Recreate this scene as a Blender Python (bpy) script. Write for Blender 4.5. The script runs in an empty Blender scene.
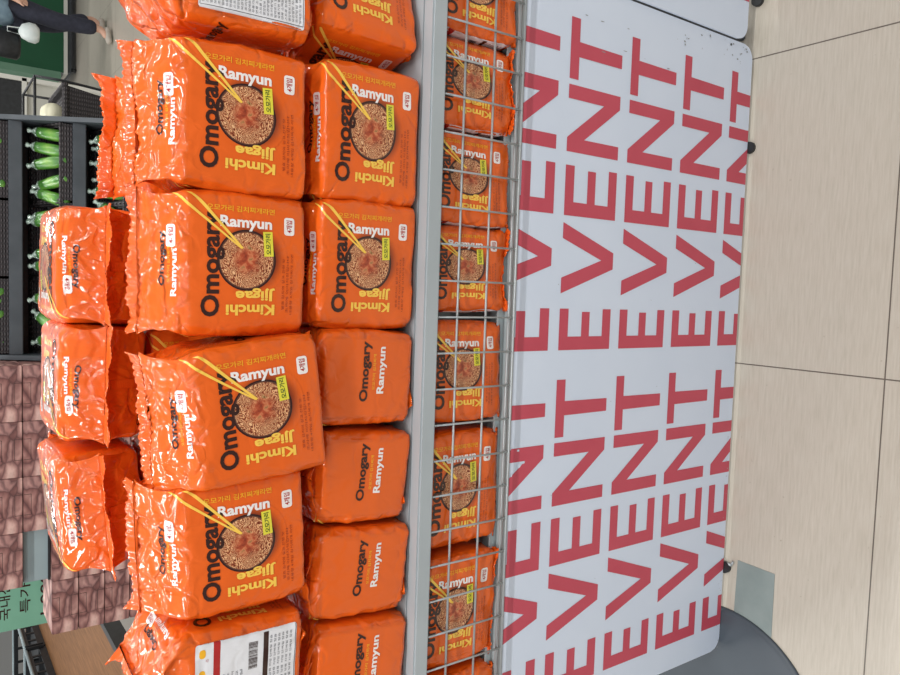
import bpy, bmesh, math, random
import numpy as np
from mathutils import Vector, Matrix
from mathutils.geometry import tessellate_polygon
PI = math.pi
scn = bpy.context.scene
COL = scn.collection
rnd = random.Random(7)

# ------------------------------------------------------------------ materials
def srgb(r, g, b):
    f = lambda c: (c/255/12.92) if c/255 <= .04045 else ((c/255+.055)/1.055)**2.4
    return (f(r), f(g), f(b), 1)

def new_mat(name, col, rough=.5, metal=0, coat=0, spec=.5, trans=0, coat_rough=.05):
    m = bpy.data.materials.new(name); m.use_nodes = True
    p = m.node_tree.nodes['Principled BSDF']
    p.inputs['Base Color'].default_value = col
    p.inputs['Roughness'].default_value = rough
    p.inputs['Metallic'].default_value = metal
    p.inputs['Coat Weight'].default_value = coat
    p.inputs['Coat Roughness'].default_value = coat_rough
    p.inputs['Specular IOR Level'].default_value = spec
    p.inputs['Transmission Weight'].default_value = trans
    return m

def N(m, kind, **kw):
    n = m.node_tree.nodes.new(kind)
    for k, v in kw.items():
        if k.startswith('i_'):
            n.inputs[k[2:].replace('_', ' ')].default_value = v
        else:
            setattr(n, k, v)
    return n
def L(m, a, b): m.node_tree.links.new(a, b)
def bsdf(m): return m.node_tree.nodes['Principled BSDF']

def ramp(m, fac, stops, interp='LINEAR'):
    r = N(m, 'ShaderNodeValToRGB'); r.color_ramp.interpolation = interp
    el = r.color_ramp.elements
    while len(el) < len(stops): el.new(.5)
    for e, (p, c) in zip(el, stops):
        e.position = p; e.color = c
    L(m, fac, r.inputs['Fac'])
    return r.outputs['Color']

def film_bump(m, strength=1.0):
    """crinkles of clear glossy packaging film; 'wc' = pack coordinates, 'wk' = how crumpled"""
    wc = N(m, 'ShaderNodeAttribute', attribute_name='wc')
    wk = N(m, 'ShaderNodeAttribute', attribute_name='wk')
    ns = N(m, 'ShaderNodeTexNoise', i_Scale=16.0, i_Detail=2.0)
    L(m, wc.outputs['Vector'], ns.inputs['Vector'])
    sc = N(m, 'ShaderNodeVectorMath', operation='SCALE'); sc.inputs['Scale'].default_value = .075
    L(m, ns.outputs['Color'], sc.inputs[0])
    ad = N(m, 'ShaderNodeVectorMath', operation='ADD')
    L(m, wc.outputs['Vector'], ad.inputs[0]); L(m, sc.outputs[0], ad.inputs[1])
    v = N(m, 'ShaderNodeTexVoronoi', feature='DISTANCE_TO_EDGE', i_Scale=19.0)
    L(m, ad.outputs[0], v.inputs['Vector'])
    s1 = N(m, 'ShaderNodeMapRange', interpolation_type='SMOOTHSTEP'); s1.inputs['From Max'].default_value = .16; s1.inputs['To Max'].default_value = .13
    L(m, v.outputs['Distance'], s1.inputs['Value'])
    n2 = N(m, 'ShaderNodeTexNoise', i_Scale=20.0, i_Detail=1.5, i_Roughness=.5)
    L(m, ad.outputs[0], n2.inputs['Vector'])
    ab = N(m, 'ShaderNodeMath', operation='SUBTRACT'); ab.inputs[1].default_value = .5
    L(m, n2.outputs['Fac'], ab.inputs[0])
    a2 = N(m, 'ShaderNodeMath', operation='ABSOLUTE'); L(m, ab.outputs[0], a2.inputs[0])
    mu = N(m, 'ShaderNodeMath', operation='MULTIPLY'); mu.inputs[1].default_value = .6
    L(m, a2.outputs[0], mu.inputs[0])
    su = N(m, 'ShaderNodeMath', operation='ADD'); L(m, s1.outputs[0], su.inputs[0]); L(m, mu.outputs[0], su.inputs[1])
    hh = N(m, 'ShaderNodeMath', operation='MULTIPLY'); L(m, su.outputs[0], hh.inputs[0]); L(m, wk.outputs['Fac'], hh.inputs[1])
    b = N(m, 'ShaderNodeBump', i_Strength=1.0*strength, i_Distance=.016)
    L(m, hh.outputs[0], b.inputs['Height'])
    L(m, b.outputs['Normal'], bsdf(m).inputs['Normal'])
    L(m, b.outputs['Normal'], bsdf(m).inputs['Coat Normal'])

def film(name, col, **kw):
    m = new_mat(name, col, rough=.45, coat=.9, coat_rough=.03, spec=.12, **kw)
    film_bump(m)
    return m

M = {}
M['orange'] = film('orange_film', srgb(228, 97, 22))
M['orange_back'] = film('orange_film_seam', srgb(226, 92, 24))
M['ink'] = film('dark_brown_ink', srgb(52, 26, 18))
M['white'] = film('white_ink', srgb(238, 232, 228))
M['yellow'] = film('yellow_ink', srgb(240, 178, 42))
M['lemon'] = film('lime_yellow_ink', srgb(226, 214, 66))
M['paleyellow'] = film('pale_yellow_ink', srgb(246, 200, 82))
M['rust'] = film('rust_ink', srgb(150, 52, 22))
M['redink'] = film('red_ink', srgb(176, 40, 38))
M['greenink'] = film('green_ink', srgb(38, 74, 34))
M['label'] = film('label_white', srgb(226, 226, 230))
M['greyink'] = film('grey_ink', srgb(92, 92, 98))

# bowl picture
m = film('bowl_print', srgb(120, 60, 30)); M['bowl'] = m
uv = N(m, 'ShaderNodeUVMap')
vm = N(m, 'ShaderNodeVectorMath', operation='LENGTH'); L(m, uv.outputs[0], vm.inputs[0])
n0 = N(m, 'ShaderNodeTexNoise', i_Scale=3.2, i_Detail=1.0); L(m, uv.outputs[0], n0.inputs['Vector'])
s0 = N(m, 'ShaderNodeVectorMath', operation='SCALE'); s0.inputs['Scale'].default_value = 1.6; L(m, n0.outputs['Color'], s0.inputs[0])
a0 = N(m, 'ShaderNodeVectorMath', operation='ADD'); L(m, uv.outputs[0], a0.inputs[0]); L(m, s0.outputs[0], a0.inputs[1])
w0 = N(m, 'ShaderNodeTexWave', wave_type='RINGS', i_Scale=2.6, i_Distortion=7.0, i_Detail=1.5); w0.inputs['Detail Scale'].default_value = 2.2
L(m, a0.outputs[0], w0.inputs['Vector'])
nood = ramp(m, w0.outputs['Fac'], [(0, srgb(100, 40, 20)), (.35, srgb(164, 84, 50)), (.75, srgb(212, 146, 98)), (1, srgb(236, 192, 144))])
n1 = N(m, 'ShaderNodeTexNoise', i_Scale=3.5, i_Detail=3.0); L(m, uv.outputs[0], n1.inputs['Vector'])
kim = ramp(m, n1.outputs['Fac'], [(.3, srgb(104, 34, 20)), (.5, srgb(176, 76, 44)), (.6, srgb(206, 126, 84)), (.7, srgb(104, 100, 50))])
cen = ramp(m, vm.outputs['Value'], [(.25, (1, 1, 1, 1)), (.62, (0, 0, 0, 1))])
mx = N(m, 'ShaderNodeMix', data_type='RGBA'); L(m, cen, mx.inputs[0]); L(m, nood, mx.inputs[6]); L(m, kim, mx.inputs[7])
rimf = ramp(m, vm.outputs['Value'], [(.89, (0, 0, 0, 1)), (.915, (1, 1, 1, 1))])
ring = ramp(m, vm.outputs['Value'], [(.89, srgb(54, 26, 20)), (.93, srgb(96, 56, 44)), (.955, srgb(44, 20, 16)), (1, srgb(50, 22, 16))])
mx2 = N(m, 'ShaderNodeMix', data_type='RGBA'); L(m, rimf, mx2.inputs[0]); L(m, mx.outputs[2], mx2.inputs[6]); L(m, ring, mx2.inputs[7])
L(m, mx2.outputs[2], bsdf(m).inputs['Base Color'])
# printed soft brown ground round the bowl
m = film('bowl_ground_print', srgb(120, 60, 30)); M['bowlground'] = m
uv = N(m, 'ShaderNodeUVMap'); vm = N(m, 'ShaderNodeVectorMath', operation='LENGTH'); L(m, uv.outputs[0], vm.inputs[0])
L(m, ramp(m, vm.outputs['Value'], [(.6, srgb(120, 44, 14)), (1, srgb(228, 97, 22))], 'EASE'), bsdf(m).inputs['Base Color'])

def noisy(name, c1, c2, scale=30, rough=.6, detail=4, stretch=None, metal=0, bump=0, coat=0):
    m = new_mat(name, c1, rough, metal, coat)
    tc = N(m, 'ShaderNodeTexCoord'); mp = N(m, 'ShaderNodeMapping')
    if stretch: mp.inputs['Scale'].default_value = stretch
    L(m, tc.outputs['Object'], mp.inputs[0])
    n = N(m, 'ShaderNodeTexNoise', i_Scale=float(scale), i_Detail=float(detail)); L(m, mp.outputs[0], n.inputs['Vector'])
    L(m, ramp(m, n.outputs['Fac'], [(.3, c1), (.7, c2)]), bsdf(m).inputs['Base Color'])
    if bump:
        b = N(m, 'ShaderNodeBump', i_Strength=bump, i_Distance=.004); L(m, n.outputs['Fac'], b.inputs['Height']); L(m, b.outputs[0], bsdf(m).inputs['Normal'])
    return m

M['rail'] = noisy('grey_painted_rail', srgb(164, 172, 176), srgb(172, 180, 184), 8, .45)
M['wire'] = new_mat('galvanised_wire', srgb(176, 182, 184), .38, .35)
M['tray'] = new_mat('pale_tray', srgb(158, 168, 170), .5)
M['cardwhite'] = noisy('white_corrugated_plastic', srgb(208, 219, 236), srgb(213, 223, 239), 5, .5)
M['event_red'] = noisy('event_red_print', srgb(190, 70, 88), srgb(197, 76, 94), 10, .5)
M['smudge'] = noisy('grime', srgb(120, 122, 124), srgb(168, 172, 176), 60, .8)
M['darkmetal'] = noisy('dark_grey_metal', srgb(70, 76, 82), srgb(82, 88, 94), 12, .5)
M['disc'] = noisy('slate_grey_base', srgb(60, 68, 76), srgb(68, 76, 84), 7, .42)
M['patch'] = noisy('grey_vinyl_patch', srgb(122, 134, 132), srgb(132, 143, 141), 18, .45)
M['black'] = noisy('black_plastic', srgb(26, 28, 30), srgb(40, 42, 45), 30, .45)
M['green'] = noisy('green_panel', srgb(10, 74, 44), srgb(16, 84, 52), 3, .5)
M['litgreen'] = noisy('green_panel_lit_side', srgb(96, 136, 112), srgb(108, 146, 122), 4, .5)  # counter's side face: lighter green paints in the different light it catches
M['offwhite'] = noisy('off_white_trim', srgb(206, 206, 196), srgb(214, 212, 204), 4, .5)
M['wood'] = noisy('wood_laminate', srgb(112, 76, 46), srgb(142, 100, 64), 6, .5, 6, (14, 1, 14))
bsdf(M['wood']).inputs['Specular IOR Level'].default_value = .12
M['greybox'] = noisy('grey_blue_metal', srgb(140, 156, 160), srgb(150, 166, 170), 3, .4)
M['teal'] = noisy('teal_sign_card', srgb(118, 176, 150), srgb(128, 186, 160), 5, .6)
M['skin'] = noisy('skin', srgb(214, 166, 142), srgb(220, 176, 152), 20, .55)
M['trouser'] = noisy('dark_cloth', srgb(44, 46, 58), srgb(56, 58, 72), 30, .9)
M['denim'] = noisy('washed_denim', srgb(104, 126, 140), srgb(134, 156, 168), 14, .9)
M['shoe'] = noisy('pale_suede', srgb(176, 166, 154), srgb(198, 190, 178), 20, .8)
M['hair'] = noisy('dark_hair', srgb(24, 20, 18), srgb(40, 32, 28), 50, .6)
M['plastic_white'] = noisy('white_plastic_bag', srgb(210, 222, 220), srgb(232, 238, 236), 14, .35, bump=.5)
M['cream'] = noisy('cream_skin_melon', srgb(226, 220, 186), srgb(236, 232, 204), 10, .4)

# courgette in shrink wrap
m = new_mat('courgette_skin', srgb(120, 168, 74), .35, 0, 1.0, coat_rough=.06); M['zuc'] = m
tc = N(m, 'ShaderNodeTexCoord'); n = N(m, 'ShaderNodeTexNoise', i_Scale=18.0, i_Detail=3.0); L(m, tc.outputs['Object'], n.inputs['Vector'])
L(m, ramp(m, n.outputs['Fac'], [(.3, srgb(40, 92, 36)), (.5, srgb(84, 144, 52)), (.72, srgb(138, 180, 82))]), bsdf(m).inputs['Base Color'])
n = N(m, 'ShaderNodeTexNoise', i_Scale=55.0, i_Detail=2.0); L(m, tc.outputs['Object'], n.inputs['Vector'])
b = N(m, 'ShaderNodeBump', i_Strength=.6, i_Distance=.01); L(m, n.outputs['Fac'], b.inputs['Height']); L(m, b.outputs[0], bsdf(m).inputs['Coat Normal'])
m = new_mat('clear_wrap_end', srgb(206, 224, 214), .12, 0, 1.0, coat_rough=.05); M['wrap'] = m
tc = N(m, 'ShaderNodeTexCoord'); n = N(m, 'ShaderNodeTexNoise', i_Scale=60.0, i_Detail=2.0); L(m, tc.outputs['Object'], n.inputs['Vector'])
L(m, ramp(m, n.outputs['Fac'], [(.4, srgb(60, 100, 62)), (.6, srgb(196, 214, 204))]), bsdf(m).inputs['Base Color'])
b = N(m, 'ShaderNodeBump', i_Strength=.9, i_Distance=.02); L(m, n.outputs['Fac'], b.inputs['Height']); L(m, b.outputs[0], bsdf(m).inputs['Normal'])

# wicker
m = new_mat('dark_wicker', srgb(66, 60, 62), .6); M['wicker'] = m
tc = N(m, 'ShaderNodeTexCoord')
wv = N(m, 'ShaderNodeTexWave', bands_direction='Z', i_Scale=28.0, i_Distortion=1.0); L(m, tc.outputs['Object'], wv.inputs['Vector'])
wx = N(m, 'ShaderNodeTexWave', bands_direction='X', i_Scale=14.0, i_Distortion=.6); L(m, tc.outputs['Object'], wx.inputs['Vector'])
mm = N(m, 'ShaderNodeMath', operation='MULTIPLY'); L(m, wv.outputs['Fac'], mm.inputs[0]); L(m, wx.outputs['Fac'], mm.inputs[1])
L(m, ramp(m, mm.outputs[0], [(0, srgb(44, 40, 42)), (1, srgb(98, 92, 94))]), bsdf(m).inputs['Base Color'])
b = N(m, 'ShaderNodeBump', i_Strength=.9, i_Distance=.008); L(m, mm.outputs[0], b.inputs['Height']); L(m, b.outputs[0], bsdf(m).inputs['Normal'])

# printed sweet potato carton
m = new_mat('sweet_potato_print', srgb(160, 110, 100), .55); M['carton'] = m
tc = N(m, 'ShaderNodeTexCoord'); mp = N(m, 'ShaderNodeMapping'); mp.inputs['Scale'].default_value = (1, 1, 1.9); mp.inputs['Rotation'].default_value = (0, .4, 0)
L(m, tc.outputs['Object'], mp.inputs[0])
ns = N(m, 'ShaderNodeTexNoise', i_Scale=9.0); L(m, mp.outputs[0], ns.inputs['Vector'])
s0 = N(m, 'ShaderNodeVectorMath', operation='SCALE'); s0.inputs['Scale'].default_value = .07; L(m, ns.outputs['Color'], s0.inputs[0])
a0 = N(m, 'ShaderNodeVectorMath', operation='ADD'); L(m, mp.outputs[0], a0.inputs[0]); L(m, s0.outputs[0], a0.inputs[1])
ve = N(m, 'ShaderNodeTexVoronoi', feature='DISTANCE_TO_EDGE', i_Scale=10.0); L(m, a0.outputs[0], ve.inputs['Vector'])
vf = N(m, 'ShaderNodeTexVoronoi', feature='F1', i_Scale=10.0); L(m, a0.outputs[0], vf.inputs['Vector'])
c1 = ramp(m, ve.outputs['Distance'], [(0, srgb(128, 92, 90)), (.08, srgb(172, 128, 122)), (.22, srgb(214, 172, 162)), (.42, srgb(240, 208, 196))])
sx_ = N(m, 'ShaderNodeSeparateColor'); L(m, vf.outputs['Color'], sx_.inputs[0])
tone = ramp(m, sx_.outputs[0], [(0, srgb(190, 168, 168)), (1, (1, 1, 1, 1))])
mt = N(m, 'ShaderNodeMix', data_type='RGBA', blend_type='MULTIPLY'); mt.inputs[0].default_value = 1; L(m, c1, mt.inputs[6]); L(m, tone, mt.inputs[7])
n3 = N(m, 'ShaderNodeTexNoise', i_Scale=30.0, i_Detail=4.0); L(m, mp.outputs[0], n3.inputs['Vector'])
g3 = ramp(m, n3.outputs['Fac'], [(.3, (.62, .58, .58, 1)), (.6, (1, 1, 1, 1))])
mx = N(m, 'ShaderNodeMix', data_type='RGBA', blend_type='MULTIPLY'); mx.inputs[0].default_value = .8; L(m, mt.outputs[2], mx.inputs[6]); L(m, g3, mx.inputs[7])
L(m, mx.outputs[2], bsdf(m).inputs['Base Color'])
M['cartonline'] = new_mat('carton_slot_line', srgb(48, 34, 34), .7)
M['tape'] = new_mat('clear_tape', srgb(176, 150, 146), .2)

# floor: 0.74 m beige tiles with fine streaks
m = new_mat('beige_floor_tiles', srgb(196, 182, 162), .32); M['floor'] = m
tc = N(m, 'ShaderNodeTexCoord')
mp = N(m, 'ShaderNodeMapping'); mp.inputs['Scale'].default_value = (1.6, 22, 1); L(m, tc.outputs['Object'], mp.inputs[0])
n = N(m, 'ShaderNodeTexNoise', i_Scale=9.0, i_Detail=5.0, i_Roughness=.65); L(m, mp.outputs[0], n.inputs['Vector'])
c1 = ramp(m, n.outputs['Fac'], [(.3, srgb(174, 166, 152)), (.5, srgb(183, 175, 162)), (.72, srgb(190, 183, 171))])
n2 = N(m, 'ShaderNodeTexNoise', i_Scale=70.0, i_Detail=2.0); L(m, tc.outputs['Object'], n2.inputs['Vector'])
sp = ramp(m, n2.outputs['Fac'], [(.72, (1, 1, 1, 1)), (.8, (.55, .5, .45, 1))])
mxs = N(m, 'ShaderNodeMix', data_type='RGBA', blend_type='MULTIPLY'); mxs.inputs[0].default_value = .6; L(m, c1, mxs.inputs[6]); L(m, sp, mxs.inputs[7])
sx = N(m, 'ShaderNodeSeparateXYZ'); L(m, tc.outputs['Object'], sx.inputs[0])
prev = None
for ax, off in (('X', .16), ('Y', .345)):
    ad = N(m, 'ShaderNodeMath', operation='ADD'); ad.inputs[1].default_value = off + 74.0; L(m, sx.outputs[ax], ad.inputs[0])
    md = N(m, 'ShaderNodeMath', operation='MODULO'); md.inputs[1].default_value = .74; L(m, ad.outputs[0], md.inputs[0])
    lt = N(m, 'ShaderNodeMath', operation='LESS_THAN'); lt.inputs[1].default_value = .003; L(m, md.outputs[0], lt.inputs[0])
    if prev:
        mxm = N(m, 'ShaderNodeMath', operation='MAXIMUM'); L(m, prev, mxm.inputs[0]); L(m, lt.outputs[0], mxm.inputs[1]); prev = mxm.outputs[0]
    else: prev = lt.outputs[0]
mx = N(m, 'ShaderNodeMix', data_type='RGBA'); L(m, prev, mx.inputs[0]); L(m, mxs.outputs[2], mx.inputs[6]); mx.inputs[7].default_value = srgb(96, 88, 80)
L(m, mx.outputs[2], bsdf(m).inputs['Base Color'])

# ------------------------------------------------------------------ object helpers
def empty(name, loc, label, cat, group=None, rot=None):
    o = bpy.data.objects.new(name, None); COL.objects.link(o); o.empty_display_size = .05
    o.location = loc
    if rot: o.rotation_euler = rot
    o['label'] = label; o['category'] = cat
    if group: o['group'] = group
    return o
def tag(o, label, cat, group=None, kind=None):
    o['label'] = label
    if cat: o['category'] = cat
    if group: o['group'] = group
    if kind: o['kind'] = kind
    return o
def obj(name, bm, mats, parent=None, smooth=False, loc=None, bevel=0):
    me = bpy.data.meshes.new(name)
    if bevel: bmesh.ops.bevel(bm, geom=bm.edges[:], offset=bevel, segments=2, affect='EDGES', clamp_overlap=True)
    bmesh.ops.recalc_face_normals(bm, faces=bm.faces[:])
    bm.to_mesh(me); bm.free()
    for mt in (mats if isinstance(mats, (list, tuple)) else [mats]): me.materials.append(M[mt] if isinstance(mt, str) else mt)
    if smooth: me.polygons.foreach_set('use_smooth', [True]*len(me.polygons))
    o = bpy.data.objects.new(name, me); COL.objects.link(o)
    if parent: o.parent = parent
    if loc: o.location = loc
    return o
def box(bm, x0, x1, y0, y1, z0, z1, mi=0):
    vs = [bm.verts.new(p) for p in ((x0,y0,z0),(x1,y0,z0),(x1,y1,z0),(x0,y1,z0),(x0,y0,z1),(x1,y0,z1),(x1,y1,z1),(x0,y1,z1))]
    fs = [bm.faces.new([vs[i] for i in f]) for f in ((0,3,2,1),(4,5,6,7),(0,1,5,4),(1,2,6,5),(2,3,7,6),(3,0,4,7))]
    for f in fs: f.material_index = mi
    return vs
def tube(bm, pts, r, seg=8, mi=0):
    pts = [Vector(p) for p in pts]; rings = []
    for i, p in enumerate(pts):
        d = (pts[min(i+1, len(pts)-1)] - pts[max(i-1, 0)]).normalized()
        a = d.cross(Vector((0, 0, 1)) if abs(d.z) < .9 else Vector((1, 0, 0))).normalized(); b = d.cross(a)
        rr = r[i] if isinstance(r, (list, tuple)) else r
        rings.append([bm.verts.new(p + (a*math.cos(t) + b*math.sin(t))*rr) for t in [2*PI*k/seg for k in range(seg)]])
    for A, B in zip(rings, rings[1:]):
        for k in range(seg):
            f = bm.faces.new((A[k], A[(k+1) % seg], B[(k+1) % seg], B[k])); f.material_index = mi; f.smooth = True
    for R_ in (rings[0], rings[-1]):
        f = bm.faces.new(R_); f.material_index = mi
def nb(): return bmesh.new()
def simple(name, args, mat, label, cat, group=None, bevel=.003, parent=None):
    bm = nb(); box(bm, *args); o = obj(name, bm, mat, parent, bevel=bevel)
    if parent is None: tag(o, label, cat, group)
    return o

# ------------------------------------------------------------------ text as flat triangles
_tc = {}
def text2d(body, bold=.0, res=3):
    key = (body, bold)
    if key in _tc: return _tc[key]
    cu = bpy.data.curves.new('t', 'FONT'); cu.body = body; cu.size = 1; cu.offset = bold; cu.resolution_u = res
    o = bpy.data.objects.new('t', cu); COL.objects.link(o)
    dg = bpy.context.evaluated_depsgraph_get(); dg.update()
    me = bpy.data.meshes.new_from_object(o.evaluated_get(dg))
    me.calc_loop_triangles()
    v = np.array([p.co[:2] for p in me.vertices]).reshape(-1, 2)
    f = [tuple(t.vertices) for t in me.loop_triangles]
    bpy.data.objects.remove(o); bpy.data.curves.remove(cu); bpy.data.meshes.remove(me)
    if len(v):
        lo, hi = v.min(0), v.max(0); v = (v-lo)/(hi-lo) - .5
    _tc[key] = (v, f)
    return _tc[key]

def P_text(body, cx, cz, w, h, mat, rot=0, bold=.02, lay=2):
    v, f = text2d(body, bold); v = v*np.array([w, h])
    c, s = math.cos(rot), math.sin(rot)
    v = np.stack([v[:, 0]*c - v[:, 1]*s + cx, v[:, 0]*s + v[:, 1]*c + cz], 1)
    return (v, f, mat, lay, None)
def P_poly(pts, mat, lay=1):
    pts = np.array(pts, float)
    f = [tuple(t) for t in tessellate_polygon([[Vector((p[0], p[1], 0)) for p in pts]])]
    return (pts, f, mat, lay, None)
def P_rect(cx, cz, w, h, mat, lay=1, rot=0, r=0):
    pts = []
    if r:
        for sx, sz, a0 in ((1, 1, 0), (-1, 1, 90), (-1, -1, 180), (1, -1, 270)):
            for k in range(4):
                a = math.radians(a0 + 30*k); pts.append((sx*(w/2-r) + r*math.cos(a), sz*(h/2-r) + r*math.sin(a)))
    else: pts = [(-w/2, -h/2), (w/2, -h/2), (w/2, h/2), (-w/2, h/2)]
    c, s = math.cos(rot), math.sin(rot)
    return P_poly([(cx + x*c - y*s, cz + x*s + y*c) for x, y in pts], mat, lay)
def P_disc(cx, cz, r, mat, lay, n=40):
    pts = [(cx + r*math.cos(2*PI*k/n), cz + r*math.sin(2*PI*k/n)) for k in range(n)]
    e = P_poly(pts, mat, lay)
    return (e[0], e[1], mat, lay, (cx, cz, r))

W0, T0, H0, G0 = .205, .15, .17, .1
Q = PI/2
def front_print(off=0.0):
    o = off + .006; E = {}
    E['brand_lettering'] = [P_text('Omogary', o+.094, .139, .146, .034, 'ink', bold=.030)]
    E['product_lettering'] = [
        P_text('Ramyun', o+.1535, .0905, .077, .021, 'white', -Q, .035),
        P_text('오모가리 김치찌개라면', o+.1745, .098, .100, .0085, 'yellow', -Q, .012)
        ]
    E['flavour_lettering'] = [P_text('Kimchi', o+.030, .083, .074, .0155, 'paleyellow', Q, .035),
        P_text('Jjigae', o+.052, .076, .060, .019, 'paleyellow', Q, .035)]
    E['fine_print'] = [P_text(t, o+.068, .033-.0065*k, w, .004, 'rust', 0, .0) for k, (t, w) in enumerate((('발효 김치의 깊고 진한 맛', .075), ('조리예 이미지컷입니다', .085), ('내용량 4개입 김치찌개 라면', .09)))]
    E['bowl_picture'] = [P_disc(o+.105, .083, .056, 'bowlground', 0), P_disc(o+.101, .0895, .0440, 'bowl', 1),
        P_poly([(o+.199, .200), (o+.193, .200), (o+.117, .099), (o+.1195, .0985)], 'paleyellow', 3),
        P_poly([(o+.199, .176), (o+.199, .169), (o+.1185, .095), (o+.1165, .0975)], 'paleyellow', 3),
        P_rect(o+.126, .0575, .0365, .0145, 'lemon', 2, .06), P_text('오모가리', o+.126, .0575, .031, .008, 'greenink', .06, .02, 3)]
    E['count_badge'] = [P_rect(o+.155, .0245, .027, .0165, 'white', 1, 0, .004), P_text('4개입', o+.155, .0245, .019, .0095, 'redink', 0, .02, 2)]
    return E
def add(E, D):
    for k, v in D.items(): E.setdefault(k, []).extend(v)
    return E
def gable_print():
    z = H0
    return {'gable_lettering': [P_text('Omogary', .106, z+.050, .074, .0165, 'ink', bold=.03),
                P_text('오모가리 김치찌개', .098, z+.038, .048, .0050, 'yellow', 0, .01),
                P_text('Ramyun', .087, z+.0265, .064, .0150, 'white', 0, .03)],
            'gable_badge': [P_rect(.137, z+.034, .031, .018, 'white', 1, 0, .004), P_text('4개입', .137, z+.034, .022, .010, 'redink', 0, .02, 2)]}
def gusset_print():
    s = W0
    return {'side_lettering': [P_text('Omogary', s+.086, .096, .094, .0215, 'ink', bold=.03),
                P_text('오모가리 김치찌개', s+.085, .079, .056, .0060, 'yellow', 0, .01),
                P_text('Ramyun', s+.088, .063, .074, .0185, 'white', 0, .03)]}
def back_print():
    s = W0 + T0
    return {'back_lettering': [P_text('Omogary', s+.055, H0+.020, .060, .013, 'ink', bold=.025)]}
def backlogo_print():
    s = W0 + T0
    return {'back_lettering': [P_text('Omogary', s+.148, .125, .085, .022, 'ink', bold=.03)]}
def label_print(dense=False):
    cx, w = -T0/2, .128
    E = [P_rect(cx, .086, w, .156, 'label', 1, 0, .004)]
    r = random.Random(3)
    if dense:
        E += [P_rect(cx, .162, w-.01, .0008, 'greyink', 2), P_rect(cx, .010, w-.01, .0008, 'greyink', 2),
              P_rect(cx-w/2+.005, .086, .0008, .152, 'greyink', 2), P_rect(cx+w/2-.005, .086, .0008, .152, 'greyink', 2)]
        words = ['면류 소맥분 전분 팜유', '스프류 정제소금 설탕 김치', '영양정보 나트륨 탄수화물', '보관방법 직사광선을 피하고', '조리방법 물 550ml', '알레르기 밀 대두 우유', '유통기한 별도표시일까지']
        for k in range(27):
            z = .158-.0055*k
            E.append(P_text(words[k % 7]+' '+words[(k*3+2) % 7], cx, z, w-.016, .0036, 'greyink', 0, .0))
    else:
        E += [P_rect(cx, .133, w, .010, 'redink', 2), P_text('조리방법', cx, .133, .03, .005, 'white', 0, .02, 3),
              P_rect(cx, .058, w*.95, .008, 'ink', 2), P_text('영양정보', cx-.03, .058, .025, .005, 'white', 0, .02, 3)]
        for k, xx in enumerate((-.05, -.02, .02, .05)):
            E.append(P_rect(cx+xx, .154, .013, .009, 'yellow', 2, 0, .004))
            E.append(P_text('①②③④'[k], cx+xx-.01, .147, .004, .004, 'redink', 0, .01, 3))
        for k in range(22):                                     # barcode bars
            E.append(P_rect(cx+.012+.0018*k, .078, r.choice((.0006, .0010, .0013)), .014, 'ink', 2))
        for k in range(5):
            E.append(P_text(['끓는 물에 면과 스프를 넣고', '4분간 더 끓인 후', '기호에 따라 김치를 넣어', '맛있게 드세요', '소비자 상담실'][k], cx-.02, .122-.0065*k, .07, .0038, 'greyink', 0, 0))
        for k in range(6):
            E.append(P_text('나트륨 탄수화물 당류 지방 단백질 칼슘', cx, .050-.0065*k, w*.85, .0036, 'greyink', 0, 0))
        E.append(P_rect(cx, .0095, w*.98, .0012, 'greyink', 2))
    return {'nutrition_label': E}

def bisect_elem(e, step=.006):
    v, f, mat, lay, uvp = e
    ext = v.max(0)-v.min(0)
    if max(ext) < step*1.5: return e
    bm = bmesh.new(); vs = [bm.verts.new((p[0], p[1], 0)) for p in v]
    for t in f:
        try: bm.faces.new([vs[i] for i in t])
        except ValueError: pass
    for ax in (0, 1):
        lo, hi = v[:, ax].min(), v[:, ax].max()
        k = math.ceil(lo/step)
        while k*step < hi:
            if k*step > lo + 1e-5:
                co = [0, 0, 0]; no = [0, 0, 0]; co[ax] = k*step; no[ax] = 1
                bmesh.ops.bisect_plane(bm, geom=bm.verts[:]+bm.edges[:]+bm.faces[:], dist=1e-7, plane_co=co, plane_no=no)
            k += 1
    bm.verts.index_update()
    V = np.array([q.co[:2] for q in bm.verts]); F = [tuple(q.index for q in fc.verts) for fc in bm.faces]
    bm.free()
    return (V, F, mat, lay, uvp)
def prep(E):
    """design -> {part: (verts, layer, faces, mats, uv)}"""
    out = {}
    for part, els in E.items():
        V, LY, F, MI, UV, mats, n = [], [], [], [], [], [], 0
        for e in els:
            v, f, mat, lay, uvp = bisect_elem(e)
            if not len(v): continue
            if mat not in mats: mats.append(mat)
            V.append(v); LY.append(np.full(len(v), lay)); F += [tuple(i+n for i in t) for t in f]; MI += [mats.index(mat)]*len(f)
            UV.append((v-np.array(uvp[:2]))/uvp[2] if uvp else np.zeros_like(v)); n += len(v)
        out[part] = (np.concatenate(V), np.concatenate(LY), F, MI, np.concatenate(UV), mats)
    return out
PR = {}
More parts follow.
